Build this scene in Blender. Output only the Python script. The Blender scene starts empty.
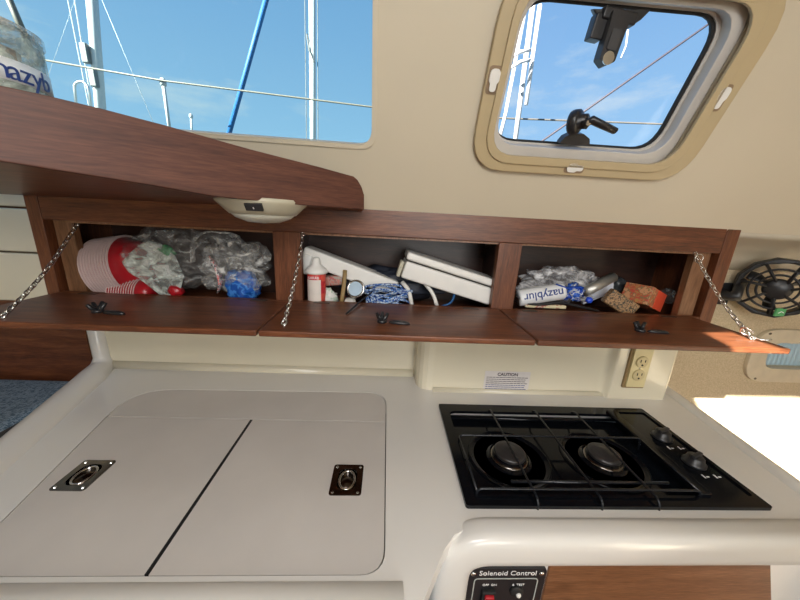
import bpy, bmesh, math, random
from mathutils import Vector, Matrix, noise
random.seed(7)
C = bpy.context.scene.collection
CZ = 1.38                       # eye height above the cabin sole; all points below are given from the eye
V = Vector
# ------------------------------------------------------------------ camera
f_px = 305.0
RX = V((0.99792, -0.04043, -0.05013)); RY = V((-0.03797, 0.25945, -0.96501)); RZ = V((0.05203, 0.96491, 0.25737))
cd = bpy.data.cameras.new('camera'); cam = bpy.data.objects.new('camera', cd); C.objects.link(cam)
cd.sensor_fit = 'HORIZONTAL'; cd.sensor_width = 36; cd.lens = 36*f_px/800; cd.clip_start = .01; cd.clip_end = 500
M = Matrix((RX, RY, RZ)).to_4x4(); M.translation = V((0, 0, CZ)); cam.matrix_world = M
bpy.context.scene.camera = cam
def ray(px, py):
    v = V((px-400, 300-py, -f_px)); return V((RX.dot(v), RY.dot(v), RZ.dot(v)))
def onz(px, py, z): d = ray(px, py); return d*(z/d.z)
def ony(px, py, y): d = ray(px, py); return d*(y/d.y)
# cabin side: plane sloping towards the middle of the boat
P0 = V((0, .70, .016)); SD = V((0, -.4224, .9064)).normalized(); SN = V((0, .9064, .4224)).normalized()
def ons(u, v, off=0): return P0 + V((u, 0, 0)) + SD*v + SN*off
# ------------------------------------------------------------------ mesh helpers
def wpos(o):
    p = V((0, 0, 0))
    while o: p += o.location; o = o.parent
    return p
def finish(name, me, mat, parent=None, smooth=False, bevel=0, seg=2, sub=0):
    for v in me.vertices: v.co.z += CZ
    o = bpy.data.objects.new(name, me)
    if parent is not None:
        o.parent = parent; w = wpos(parent)
        for v in me.vertices: v.co -= w
    else:
        xs = [v.co for v in me.vertices]
        c = V(((min(p.x for p in xs)+max(p.x for p in xs))/2, (min(p.y for p in xs)+max(p.y for p in xs))/2, min(p.z for p in xs)))
        for v in me.vertices: v.co -= c
        o.location = c
    if not me.materials:
        me.materials.append(mat)
    for p in me.polygons: p.use_smooth = smooth or bevel > 0 or sub > 0
    C.objects.link(o)
    if bevel:
        m = o.modifiers.new('b', 'BEVEL'); m.width = bevel; m.segments = seg; m.limit_method = 'ANGLE'; m.angle_limit = .6
        w = o.modifiers.new('w', 'WEIGHTED_NORMAL'); w.keep_sharp = True
    if sub:
        m = o.modifiers.new('s', 'SUBSURF'); m.levels = sub; m.render_levels = sub
    return o
class MB:
    def __init__(s): s.bm = bmesh.new()
    def build(s, name, mat, parent=None, **k):
        bmesh.ops.recalc_face_normals(s.bm, faces=s.bm.faces[:])
        me = bpy.data.meshes.new(name); s.bm.to_mesh(me); s.bm.free()
        return finish(name, me, mat, parent, **k)
    def hexa(s, p):              # 8 corners: bottom four then top four, both the same way round
        v = [s.bm.verts.new(q) for q in p]
        for a in ((0,1,2,3), (7,6,5,4), (0,4,5,1), (1,5,6,2), (2,6,7,3), (3,7,4,0)): s.bm.faces.new([v[i] for i in a])
        return s
    def box(s, lo, hi, mat=None):
        x0,y0,z0 = lo; x1,y1,z1 = hi
        p = [V(q) for q in ((x0,y0,z0),(x1,y0,z0),(x1,y1,z0),(x0,y1,z0),(x0,y0,z1),(x1,y0,z1),(x1,y1,z1),(x0,y1,z1))]
        if mat: p = [mat @ q for q in p]
        return s.hexa(p)
    def tube(s, pts, r, n=10, closed=False, flat=1.0, caps=True, sq=1.0):
        pts = [V(p) for p in pts]; N = len(pts); rings = []; up = None
        for i, p in enumerate(pts):
            a = pts[(i-1) % N] if (closed or i) else p; b = pts[(i+1) % N] if (closed or i < N-1) else p
            t = (b-a).normalized()
            if up is None: up = t.cross(V((0,0,1))) if abs(t.z) < .95 else t.cross(V((1,0,0)))
            up = (up - t*up.dot(t)).normalized(); w = t.cross(up)
            rr = r[i] if isinstance(r, (list, tuple)) else r
            sp = lambda q: math.copysign(abs(q)**sq, q)
            rings.append([s.bm.verts.new(p + up*rr*sp(math.cos(2*math.pi*k/n)) + w*rr*flat*sp(math.sin(2*math.pi*k/n))) for k in range(n)])
        for i in range(N if closed else N-1):
            A, B = rings[i], rings[(i+1) % N]
            for k in range(n): s.bm.faces.new((A[k], A[(k+1)%n], B[(k+1)%n], B[k]))
        if not closed and caps: s.bm.faces.new(rings[0]); s.bm.faces.new(rings[-1])
        return s
    def lathe(s, prof, mat=None, n=32, a0=0, a1=2*math.pi):   # prof = [(radius, height)]
        full = abs(a1-a0-2*math.pi) < 1e-6; rings = []
        for r, h in prof:
            ring = []
            for k in range(n if full else n+1):
                a = a0+(a1-a0)*k/n; q = V((r*math.cos(a), r*math.sin(a), h))
                if mat: q = mat @ q
                ring.append(s.bm.verts.new(q))
            rings.append(ring)
        for A, B in zip(rings, rings[1:]):
            m = len(A)
            for k in range(m if full else m-1):
                s.bm.faces.new((A[k], A[(k+1)%m], B[(k+1)%m], B[k]))
        if prof[0][0] > 1e-5 and full: s.bm.faces.new(rings[0])
        if prof[-1][0] > 1e-5 and full: s.bm.faces.new(rings[-1])
        bmesh.ops.remove_doubles(s.bm, verts=s.bm.verts[:], dist=1e-6)
        return s
    def poly(s, pts): s.bm.faces.new([s.bm.verts.new(V(p)) for p in pts]); return s
def frame(o, x, y=None, z=None):
    """matrix with origin o, x axis along x, z axis near z"""
    x = V(x).normalized(); z = V(z if z is not None else (0,0,1)); z = (z-x*z.dot(x)).normalized(); y = z.cross(x)
    m = Matrix((x, y, z)).transposed().to_4x4(); m.translation = V(o); return m
def axis(o, z, xh=(1,0,0)):
    z = V(z).normalized(); x = V(xh); x = (x-z*x.dot(z)).normalized(); y = z.cross(x)
    m = Matrix((x, y, z)).transposed().to_4x4(); m.translation = V(o); return m
def curve_mesh(cu):
    o = bpy.data.objects.new('t', cu); C.objects.link(o)
    dg = bpy.context.evaluated_depsgraph_get(); me = bpy.data.meshes.new_from_object(o.evaluated_get(dg))
    bpy.data.objects.remove(o); bpy.data.curves.remove(cu); return me
def plate(name, outline, holes, mat4, t, mat, parent=None, **k):
    """flat outline (with holes) in the plane of mat4, thickness from 0 to t along its z"""
    cu = bpy.data.curves.new('c', 'CURVE'); cu.dimensions = '2D'; cu.fill_mode = 'BOTH'; cu.extrude = abs(t)/2
    for pts in [outline]+list(holes):
        sp = cu.splines.new('POLY'); sp.points.add(len(pts)-1); sp.use_cyclic_u = True
        for i, p in enumerate(pts): sp.points[i].co = (p[0], p[1], 0, 1)
    me = curve_mesh(cu); me.name = name
    bm = bmesh.new(); bm.from_mesh(me); bmesh.ops.remove_doubles(bm, verts=bm.verts[:], dist=1e-6)
    for v in bm.verts: v.co = mat4 @ V((v.co.x, v.co.y, v.co.z+t/2))
    bmesh.ops.recalc_face_normals(bm, faces=bm.faces[:]); bm.to_mesh(me); bm.free(); me.materials.clear()
    return finish(name, me, mat, parent, **k)
def rpoly(pts, r, n=6):
    out = []; N = len(pts)
    for i in range(N):
        p = V(pts[i][:2]); a = V(pts[i-1][:2]); b = V(pts[(i+1)%N][:2]); rr = r[i] if isinstance(r, (list,tuple)) else r
        if rr <= 0: out.append(tuple(p)); continue
        u = (a-p).normalized(); w = (b-p).normalized(); half = u.angle(w)/2; d = rr/math.tan(half)
        s, e = p+u*d, p+w*d
        for k in range(n+1):
            q = k/n; out.append(tuple(s*(1-q)**2 + p*2*q*(1-q) + e*q*q))
    return out
def rrect(x0, y0, x1, y1, r, n=6): return rpoly([(x0,y0),(x1,y0),(x1,y1),(x0,y1)], r, n)
def text(name, s, size, mat4, mat, parent, t=.0004, align='CENTER', label=None, bold=0):
    cu = bpy.data.curves.new('t', 'FONT'); cu.body = s; cu.size = size; cu.align_x = align; cu.align_y = 'CENTER'; cu.extrude = t; cu.offset = bold; cu.resolution_u = 3
    me = curve_mesh(cu); me.name = name; me.transform(mat4); me.materials.clear()
    o = finish(name, me, mat, parent)
    if label: o['label'] = label
    return o
def thing(name, label, cat, loc=(0,0,0), group=None):
    o = bpy.data.objects.new(name, None); C.objects.link(o); o.empty_display_size = .02
    o.location = V(loc)+V((0,0,CZ)); o['label'] = label; o['category'] = cat
    if group: o['group'] = group
    return o
def tag(o, label, cat, group=None, kind=None):
    o['label'] = label; o['category'] = cat
    if group: o['group'] = group
    if kind: o['kind'] = kind
    return o
def lab(o, s): o['label'] = s; return o
def struct(o): o['kind'] = 'structure'; return o
def dup(root, M4=None):
    r = root.copy(); C.objects.link(r)
    if M4: r.matrix_world = M4
    for ch in root.children:
        c = ch.copy(); C.objects.link(c); c.parent = r; c.matrix_parent_inverse = ch.matrix_parent_inverse.copy()
        for g in ch.children:
            d = g.copy(); C.objects.link(d); d.parent = c
    return r
# ------------------------------------------------------------------ materials
def newmat(name):
    m = bpy.data.materials.new(name); m.use_nodes = True; nt = m.node_tree; return m, nt, nt.nodes['Principled BSDF']
def tc(nt, scale=(1,1,1), rot=(0,0,0), pre=0):
    t = nt.nodes.new('ShaderNodeTexCoord'); mp = nt.nodes.new('ShaderNodeMapping')
    mp.inputs['Scale'].default_value = scale; mp.inputs['Rotation'].default_value = rot
    src = t.outputs['Object']
    if pre:
        m0 = nt.nodes.new('ShaderNodeMapping'); m0.inputs['Rotation'].default_value = (0,0,pre); nt.links.new(src, m0.inputs['Vector']); src = m0.outputs['Vector']
    nt.links.new(src, mp.inputs['Vector']); return mp.outputs['Vector']
def noi(nt, vec, sc, det=4, rough=.5):
    n = nt.nodes.new('ShaderNodeTexNoise'); n.inputs['Scale'].default_value = sc; n.inputs['Detail'].default_value = det; n.inputs['Roughness'].default_value = rough
    nt.links.new(vec, n.inputs['Vector']); return n.outputs['Fac']
def ramp(nt, fac, stops):
    r = nt.nodes.new('ShaderNodeValToRGB'); el = r.color_ramp.elements
    while len(el) < len(stops): el.new(.5)
    for e, (p, c) in zip(el, stops): e.position = p; e.color = (*c, 1)
    nt.links.new(fac, r.inputs['Fac']); return r.outputs['Color']
def bump(nt, b, fac, st, dist=.002):
    n = nt.nodes.new('ShaderNodeBump'); n.inputs['Strength'].default_value = st; n.inputs['Distance'].default_value = dist
    nt.links.new(fac, n.inputs['Height']); nt.links.new(n.outputs['Normal'], b.inputs['Normal'])
def lin(r, g, b):
    c = lambda x: (x/255/12.92 if x/255 < .04045 else ((x/255+.055)/1.055)**2.4)
    return (c(r), c(g), c(b))
def plain(name, col, rough=.5, metal=0, var=.06, sc=30, coat=0, bs=0):
    m, nt, b = newmat(name); vec = tc(nt); n = noi(nt, vec, sc)
    c0 = tuple(max(0, x*(1-var)) for x in col); c1 = tuple(min(1, x*(1+var)) for x in col)
    nt.links.new(ramp(nt, n, [(.3, c0), (.7, c1)]), b.inputs['Base Color'])
    b.inputs['Roughness'].default_value = rough; b.inputs['Metallic'].default_value = metal; b.inputs['Coat Weight'].default_value = coat
    if bs: bump(nt, b, n, bs)
    return m
def wood(name, dark, mid, light, grain='x', rough=.42, k=1.0, turn=0):
    m, nt, b = newmat(name)
    s = {'x': (2.2, 26, 26), 'z': (26, 26, 2.2), 'y': (26, 2.2, 26)}[grain]
    vec = tc(nt, tuple(q*k for q in s), pre=turn); n1 = noi(nt, vec, 2.2, 6, .65); vec2 = tc(nt, tuple(q*k*5 for q in s), pre=turn); n2 = noi(nt, vec2, 3.2, 3, .6)
    mx = nt.nodes.new('ShaderNodeMath'); mx.operation = 'MULTIPLY_ADD'; nt.links.new(n2, mx.inputs[0]); mx.inputs[1].default_value = .45
    sb = nt.nodes.new('ShaderNodeMath'); sb.operation = 'MULTIPLY'; nt.links.new(n1, sb.inputs[0]); sb.inputs[1].default_value = .62; nt.links.new(sb.outputs[0], mx.inputs[2])
    nt.links.new(ramp(nt, mx.outputs[0], [(.36, dark), (.52, mid), (.68, light)]), b.inputs['Base Color'])
    b.inputs['Roughness'].default_value = rough; bump(nt, b, mx.outputs[0], .25, .001); b.inputs['Coat Weight'].default_value = .15; b.inputs['Coat Roughness'].default_value = .3
    return m
D_, M_, L_ = (.055,.017,.007), (.125,.038,.014), (.21,.072,.028)
WOOD = wood('teak_lengthwise', D_, M_, L_)
WOODZ = wood('teak_upright', D_, M_, L_, 'z')
WOODL = wood('teak_pale', (.10,.042,.018), (.20,.09,.04), (.28,.14,.07), 'z')
WOODD = wood('teak_lining_shaded', (.012,.004,.002), (.026,.0085,.0045), (.046,.015,.008))  # teak darkened so the locker's inner shade sits in the colour
WOODO = wood('teak_drawer', (.10,.04,.016), (.20,.085,.036), (.30,.14,.065), 'x')
GEL = plain('cream_gelcoat', (.78,.76,.715), .28, var=.03, sc=4, coat=.3)
GELY = plain('cream_liner', (.78,.72,.56), .22, var=.03, sc=3, coat=.4)
HEAD = plain('cabin_liner_cream', (.60,.535,.41), .5, var=.04, sc=3)
LID = plain('sink_lid_laminate', (.63,.595,.555), .42, var=.05, sc=6)
CREASE = plain('dark_seam', (.05,.045,.04), .8)
TANF = plain('hatch_trim_tan', lin(184,166,130), .42, var=.04, sc=5)
WHITE = plain('white_plastic', (.80,.79,.75), .35, var=.03)
WARMW = plain('warm_white_plastic', (.50,.47,.36), .4, var=.04)
GREYP = plain('hatch_inner_frame_grey', (.55,.52,.48), .35, var=.03)
BLACKP = plain('black_plastic', (.018,.018,.02), .35, var=.2)
BLACKR = plain('black_rubber', (.012,.012,.012), .7)
ENAMEL = plain('black_enamel', (.004,.005,.007), .12, var=.2)
ENAMEL.node_tree.nodes['Principled BSDF'].inputs['Specular IOR Level'].default_value = .28
GRATEM = plain('black_wire_enamel', (.012,.014,.018), .22, var=.2)
CHROME = plain('chrome', (.72,.72,.70), .18, 1, .05)
DCHROME = plain('dark_chrome', (.22,.20,.18), .16, 1, .2)
STEEL = plain('stainless_steel', (.62,.62,.62), .3, 1, .05)
RED = plain('red_plastic', (.42,.012,.02), .3, var=.1)
PINKW = plain('pale_rim_plastic', (.62,.48,.46), .35)
BLUEP = plain('blue_plastic', (.01,.07,.45), .4, var=.2)
BLUEC = plain('light_blue_rope', (.008,.09,.26), .6, var=.2, sc=80)
GREEN = plain('green_print', (.04,.20,.08), .5, var=.5, sc=120)
IVORY = plain('ivory_outlet_plastic', lin(225,210,160), .35, var=.03)
GREENB = plain('green_badge', (.10,.42,.16), .35, var=.2)
ALU = plain('white_spar', (.42,.43,.44), .35, var=.04)
INK = plain('navy_ink', (.02,.05,.22), .5)
DINK = plain('dark_print', (.06,.04,.06), .5)
WINK = plain('white_print', (.85,.85,.85), .5)
WIRE = plain('dull_steel_wire', (.10,.10,.10), .5, 0, .1)
TERN = plain('wire_grey_warm', (.11,.10,.085), .5, 0, .1)
def tanvinyl():
    m, nt, b = newmat('tan_textured_vinyl'); vec = tc(nt); n = noi(nt, vec, 220, 3); v = nt.nodes.new('ShaderNodeTexVoronoi'); v.inputs['Scale'].default_value = 190; nt.links.new(vec, v.inputs['Vector'])
    nt.links.new(ramp(nt, n, [(.25, (.46,.37,.235)), (.75, (.66,.55,.38))]), b.inputs['Base Color']); b.inputs['Roughness'].default_value = .6
    bump(nt, b, v.outputs['Distance'], .35, .001); return m
TAN = tanvinyl()
def fabric():
    m, nt, b = newmat('blue_grey_weave'); a = noi(nt, tc(nt, (110, 520, 300)), 1, 2); c = noi(nt, tc(nt, (520, 110, 300)), 1, 2)
    mx = nt.nodes.new('ShaderNodeMath'); mx.operation = 'ADD'; nt.links.new(a, mx.inputs[0]); nt.links.new(c, mx.inputs[1])
    nt.links.new(ramp(nt, mx.outputs[0], [(.85, (.06,.10,.14)), (1.0, (.12,.18,.23)), (1.0, (.22,.28,.33))]), b.inputs['Base Color'])
    b.inputs['Roughness'].default_value = .9; bump(nt, b, mx.outputs[0], .5, .001); return m
FABRIC = fabric()
def glassm(name, tint, gl=.08):
    m, nt, b = newmat(name); nt.nodes.remove(b); o = nt.nodes['Material Output']
    t = nt.nodes.new('ShaderNodeBsdfTransparent'); t.inputs['Color'].default_value = (*tint, 1)
    g = nt.nodes.new('ShaderNodeBsdfGlossy'); g.inputs['Roughness'].default_value = .03
    fr = nt.nodes.new('ShaderNodeFresnel'); fr.inputs['IOR'].default_value = 1.35
    x = nt.nodes.new('ShaderNodeMixShader'); ge = nt.nodes.new('ShaderNodeNewGeometry'); k = nt.nodes.new('ShaderNodeMath'); k.operation = 'SUBTRACT'; k.inputs[0].default_value = 1; nt.links.new(ge.outputs['Backfacing'], k.inputs[1]); k2 = nt.nodes.new('ShaderNodeMath'); k2.operation = 'MULTIPLY'; nt.links.new(k.outputs[0], k2.inputs[0]); nt.links.new(fr.outputs[0], k2.inputs[1])
    nt.links.new(k2.outputs[0], x.inputs[0]); nt.links.new(t.outputs[0], x.inputs[1]); nt.links.new(g.outputs[0], x.inputs[2]); nt.links.new(x.outputs[0], o.inputs['Surface'])
    return m
GLASS = glassm('tinted_window_glass', (.86,.94,.93)); GLASSC = glassm('clear_hatch_acrylic', (.97,.98,1))
def film(name, whit=.25, col=(.85,.85,.82), gl=.3):
    m, nt, b = newmat(name); b.inputs['Base Color'].default_value = (*col, 1); b.inputs['Roughness'].default_value = .12
    n = noi(nt, tc(nt), 26, 5, .6); bump(nt, b, n, 1.0, .02)
    o = nt.nodes['Material Output']; t = nt.nodes.new('ShaderNodeBsdfTransparent'); t.inputs['Color'].default_value = (.97,.97,.97,1)
    nz = nt.nodes.new('ShaderNodeTexNoise'); nz.inputs['Scale'].default_value = 22; nz.inputs['Detail'].default_value = 5; nz.inputs['Distortion'].default_value = 1.6; nt.links.new(tc(nt, (1,1,1.6)), nz.inputs['Vector'])
    fac = ramp(nt, nz.outputs['Fac'], [(.42, (whit*.25,)*3), (.55, (whit,)*3), (.66, (min(1, whit*3.2),)*3)])
    x = nt.nodes.new('ShaderNodeMixShader'); nt.links.new(fac, x.inputs[0]); nt.links.new(t.outputs[0], x.inputs[1]); nt.links.new(b.outputs[0], x.inputs[2]); nt.links.new(x.outputs[0], o.inputs['Surface'])
    return m
FILM = film('clear_plastic_bag', .13); FILM2 = film('milky_plastic_bag', .28)
def speckle(name, cols, sc=60):
    m, nt, b = newmat(name); n = noi(nt, tc(nt), sc, 2, .5); k = len(cols)
    r = nt.nodes.new('ShaderNodeValToRGB'); r.color_ramp.interpolation = 'CONSTANT'; el = r.color_ramp.elements
    while len(el) < k: el.new(.5)
    for i, c in enumerate(cols): el[i].position = .0 if i == 0 else .36+.28*(i-1)/max(1, k-1); el[i].color = (*c, 1)
    nt.links.new(n, r.inputs['Fac']); nt.links.new(r.outputs['Color'], b.inputs['Base Color']); b.inputs['Roughness'].default_value = .45; return m
# ------------------------------------------------------------------ world, sun, fill lamps
w = bpy.data.worlds.new('sky'); bpy.context.scene.world = w; w.use_nodes = True; nt = w.node_tree; bg = nt.nodes['Background']
t = nt.nodes.new('ShaderNodeTexCoord'); sp = nt.nodes.new('ShaderNodeSeparateXYZ'); nt.links.new(t.outputs['Generated'], sp.inputs[0])
sky = ramp(nt, sp.outputs['Z'], [(.0, (.55,.79,.95)), (.18, (.38,.66,.95)), (.42, (.27,.52,.86)), (.8, (.13,.32,.68))])
mp = nt.nodes.new('ShaderNodeMapping'); mp.inputs['Scale'].default_value = (1.3, 1.3, 4.5); nt.links.new(t.outputs['Generated'], mp.inputs[0])
cl = noi(nt, mp.outputs[0], 2.1, 7, .62); cf = ramp(nt, cl, [(.54, (0,0,0)), (.74, (.75,.75,.75))])
mix = nt.nodes.new('ShaderNodeMix'); mix.data_type = 'RGBA'; nt.links.new(cf, mix.inputs[0]); nt.links.new(sky, mix.inputs[6]); mix.inputs[7].default_value = (.72,.84,.92,1)
nt.links.new(mix.outputs[2], bg.inputs['Color']); bg.inputs['Strength'].default_value = 1.0
SUN = V((.44, .40, -.344))
sd = bpy.data.lights.new('sun', 'SUN'); sd.energy = 36; sd.angle = .009; sd.color = (1, .95, .86)
so = bpy.data.objects.new('sun', sd); C.objects.link(so); so.rotation_euler = SUN.to_track_quat('-Z', 'Y').to_euler(); so.location = (-1, -1, 4)
def area(name, loc, to, sx, sy, e, col):
    d = bpy.data.lights.new(name, 'AREA'); d.shape = 'RECTANGLE'; d.size = sx; d.size_y = sy; d.energy = e; d.color = col
    o = bpy.data.objects.new(name, d); C.objects.link(o); o.location = V(loc)+V((0,0,CZ)); o.rotation_euler = (V(to)-V(loc)).to_track_quat('-Z', 'Y').to_euler(); return o
area('companionway_fill', (.55, -1.72, .10), (.3, .7, -.35), .9, .8, 17, (1, .97, .92))  # added area lamp standing in for daylight from an unseen companionway
area('overhead_fill', (.0, -.42, .485), (.0, .2, -.6), .60, .5, 13, (1, .97, .94))  # fill lamp added overhead, just under the cut roof opening
# ------------------------------------------------------------------ the room
ROOFZ = .50
uR = (ROOFZ-P0.z)/SD.z
SM = axis(P0, SN, (1,0,0))      # local x = world X, local y = ? (z cross x)
sgn = 1 if (SN.cross(V((1,0,0)))).dot(SD) > 0 else -1
def sl(pts): return [(u, sgn*v) for u, v in pts]
win = rpoly([(-1.25,.139),(-.035,.128),(-.034,.385),(-1.25,.385)], [.03,.028,.03,.03])
hatch_hole = rrect(.185,.115,.555,.375,.05)
struct(plate('wall_back', sl([(-1.7,-.006),(1.9,-.006),(1.9,uR),(-1.7,uR)]), [sl(win), sl(hatch_hole)], SM, .018, HEAD))
g = plate('window_1', sl(rpoly([(-1.27,.125),(-.02,.114),(-.02,.40),(-1.27,.40)], .03)), [], SM @ Matrix.Translation((0,0,.0185)), .006, GLASS); struct(g)
wf = [(-1.25,.139),(-.035,.128),(-.034,.385),(-1.25,.385)]; wo = [(-1.26,.132),(-.028,.121),(-.027,.392),(-1.26,.392)]
struct(plate('trim_6', sl(rpoly(wo, .034)), [sl(rpoly([(u+(.002 if u < -1 else -.002), v+(.002 if v < .2 else -.002)) for u, v in wf], .028))], SM @ Matrix.Translation((0,0,-.003)), .003, HEAD, bevel=.001))
# unseen roof; its opening is shaped to throw the sun patches at right
wall_y = .90
dz = -.199
sun_opening = [(-.250,-.313),(-.225,-.236),(-.144,-.222),(-.144,-.312),(.149,-.310),(.22,-.41),(.15,-.95),(-.52,-1.20),(-.316,-.52),(-.283,-.386)]
RM = Matrix.Translation((0,0,ROOFZ))
yR = (P0+SD*uR).y
struct(plate('ceiling', [(-1.7,yR+.02),(1.9,yR+.02),(1.9,-1.8),(-1.7,-1.8)], [sun_opening], RM, .006, HEAD))
struct(MB().box((-1.7,-1.8,-1.38),(1.9,1.0,-1.36)).build('floor', WOOD))
struct(MB().box((-1.72,-1.8,-1.38),(-1.7,1.0,.53)).build('wall_left', HEAD))
struct(MB().box((1.9,-1.8,-1.38),(1.92,1.0,.53)).build('wall_right', HEAD))
struct(plate('wall_rear', [(-1.7,-1.38),(1.9,-1.38),(1.9,.53),(-1.7,.53)], [[(.1,-.35),(1.0,-.35),(1.0,.45),(.1,.45)]], Matrix(((1,0,0,0),(0,0,-1,-1.8),(0,1,0,0),(0,0,0,1))), .03, HEAD))
# hull side on the right: textured vinyl, with the soffit above it
bp = [ (.70,.004), (.76,-.004), (.82,-.018), (.87,-.038), (.893,-.065), (.90,-.10) ]
mb = MB(); vs = []
for y, z in bp: vs.append((mb.bm.verts.new((.80,y,z)), mb.bm.verts.new((1.9,y,z))))
vt = [(mb.bm.verts.new((.80,y+.015,z+.02)), mb.bm.verts.new((1.9,y+.015,z+.02))) for y, z in bp]
for A in (vs, vt):
    for a, b in zip(A, A[1:]): mb.bm.faces.new((a[0],a[1],b[1],b[0]))
mb.bm.faces.new((vs[0][0],vs[0][1],vt[0][1],vt[0][0])); mb.bm.faces.new((vs[-1][0],vs[-1][1],vt[-1][1],vt[-1][0]))
mb.bm.faces.new([v[0] for v in vs]+[v[0] for v in vt[::-1]]); mb.bm.faces.new([v[1] for v in vs]+[v[1] for v in vt[::-1]])
struct(mb.build('trim_1', HEAD, smooth=True))
# portlight hole in the vinyl wall
pm = Matrix(((1,0,0,0),(0,0,1,wall_y),(0,1,0,0),(0,0,0,1)))   # local (x, z) -> world, thickness to +Y
port = rrect(1.285,-.425,1.75,-.332,.04)
struct(plate('wall_front', [(.84,-1.38),(1.9,-1.38),(1.9,-.08),(.84,-.08)], [port], pm, .02, TAN))
t = struct(plate('window_2', rrect(1.225,-.475,1.80,-.285,.075), [port], Matrix.Translation((0,-.012,0)) @ pm, .012, plain('portlight_trim', (.64,.56,.42), .4), bevel=.004))
pg = plate('pane', rrect(1.28,-.43,1.755,-.327,.04), [], Matrix.Translation((0,.012,0)) @ pm, .004, GLASSC, t)
for q in ((1.262,-.300),(1.27,-.463),(1.5,-.295),(1.5,-.463)):
    MB().lathe([(.004,0),(.004,.002),(0,.003)], axis((q[0], wall_y-.012, q[1]), (0,-1,0)), 10).build('screw', DCHROME, t)
# a white pleated screen just outside the portlight
mb = MB(); n = 60
for i in range(n):
    x0, x1 = 1.26+.52*i/n, 1.26+.52*(i+1)/n; ya, yb = (.932,.942) if i % 2 else (.942,.932)
    mb.hexa([V((x0,ya,-.45)),V((x1,yb,-.45)),V((x1,yb+.003,-.45)),V((x0,ya+.003,-.45)),V((x0,ya,-.30)),V((x1,yb,-.30)),V((x1,yb+.003,-.30)),V((x0,ya+.003,-.30))])
def transl():
    m, nt, b = newmat('pale_blue_blind'); b.inputs['Base Color'].default_value = (.80,.86,.86,1); o = nt.nodes['Material Output']
    t = nt.nodes.new('ShaderNodeBsdfTranslucent'); t.inputs['Color'].default_value = (.95,.93,.84,1); x = nt.nodes.new('ShaderNodeMixShader'); x.inputs[0].default_value = .7
    nt.links.new(b.outputs[0], x.inputs[1]); nt.links.new(t.outputs[0], x.inputs[2]); nt.links.new(x.outputs[0], o.inputs['Surface']); return m
tag(mb.build('pleated_blind', transl()), 'pale blue pleated blind behind the long low portlight at right', 'blind')
# hull lining on the left: cream planks above, wood bulkhead below
LY = .88
for i, (za, zb) in enumerate([(.10,-.022),(-.026,-.140),(-.144,-.28)]):
    struct(MB().box((-1.7,LY-.012,zb),(-.70,LY+.02,za)).build('trim_%d' % (i+2), GELY, bevel=.005))
struct(MB().box((-1.7,LY+.0,-.28),(-.879,LY+.03,-.8)).box((-1.7,LY+.021,.15),(-.7,LY+.04,-.3)).build('wall_side', WOOD))
# ------------------------------------------------------------------ galley liner
CT = -.48
top = thing('galley_counter', 'cream moulded galley counter holding the sink lids and black cooktop', 'counter', (.05,.55,CT-.04))
cover = rpoly([(-.545,.311),(.016,.311),(.016,.772),(-.625,.760),(-.700,.735)], [.01,.035,.05,.04,.06])
cover = rpoly([(-.555,.311),(.016,.311),(.016,.772),(-.665,.760)], [.012,.035,.06,.09])
CM = Matrix.Translation((0,0,CT-.03))
sx0, sx1, sy0, sy1 = .155, .723, .412, .712
plate('worktop', [(-.60,.28)]+[tuple(onz(px,py,CT).xy) for px, py in ((424,600),(436,570),(444,550),(454,535),(474,525))]+[(.842,.385),(.905,.83),(.905,.92),(-.86,.92),(-.84,.82),(-.70,.45)],
      [cover, [(sx0+.012,sy0+.012),(sx1-.012,sy0+.012),(sx1-.012,sy1-.012),(sx0+.012,sy1-.012)]], CM, .03, GEL, top)
lab(plate('sink_recess', [(-.85,.30),(.03,.30),(.03,.78),(-.85,.78)], [], Matrix.Translation((0,0,CT-.034)), .004, CREASE, top), 'dark gap around the lids')
def arcpts(pts, n=8, r=.04):
    """rounds the corners of a 3D path"""
    pts = [V(p) for p in pts]; out = [pts[0]]
    for i in range(1, len(pts)-1):
        a, p, b = pts[i-1], pts[i], pts[i+1]; u = (a-p); w_ = (b-p); d = min(r, u.length*.49, w_.length*.49); s = p+u.normalized()*d; e = p+w_.normalized()*d
        for k in range(n+1):
            q = k/n; out.append(s*(1-q)**2+p*2*q*(1-q)+e*q*q)
    out.append(pts[-1]); return out
# rounded front lip of the sink part
MB().tube([(-.80,.272,CT-.012),(.040,.272,CT-.012)], .036, 24, flat=.75).build('front_lip', GEL, top, smooth=True)
MB().box((-.80,.238,-.95),(.03,.262,CT-.01)).build('front_panel', GEL, top, bevel=.01)
# raised moulding round the control recess
FY = .372
def fm(y): return Matrix(((1,0,0,0),(0,0,-1,y),(0,1,0,0),(0,0,0,1)))
MB().tube(arcpts([(.126,.374,-1.0),(.126,.374,-.502),(1.0,.374,-.502)], 16, .062), .025, 36, flat=1.26, sq=.62).build('raised_moulding', GEL, top, smooth=True)
MB().box((.12,FY+.012,-1.0),(.86,FY+.03,-.50)).build('face_panel', GEL, top)
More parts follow.
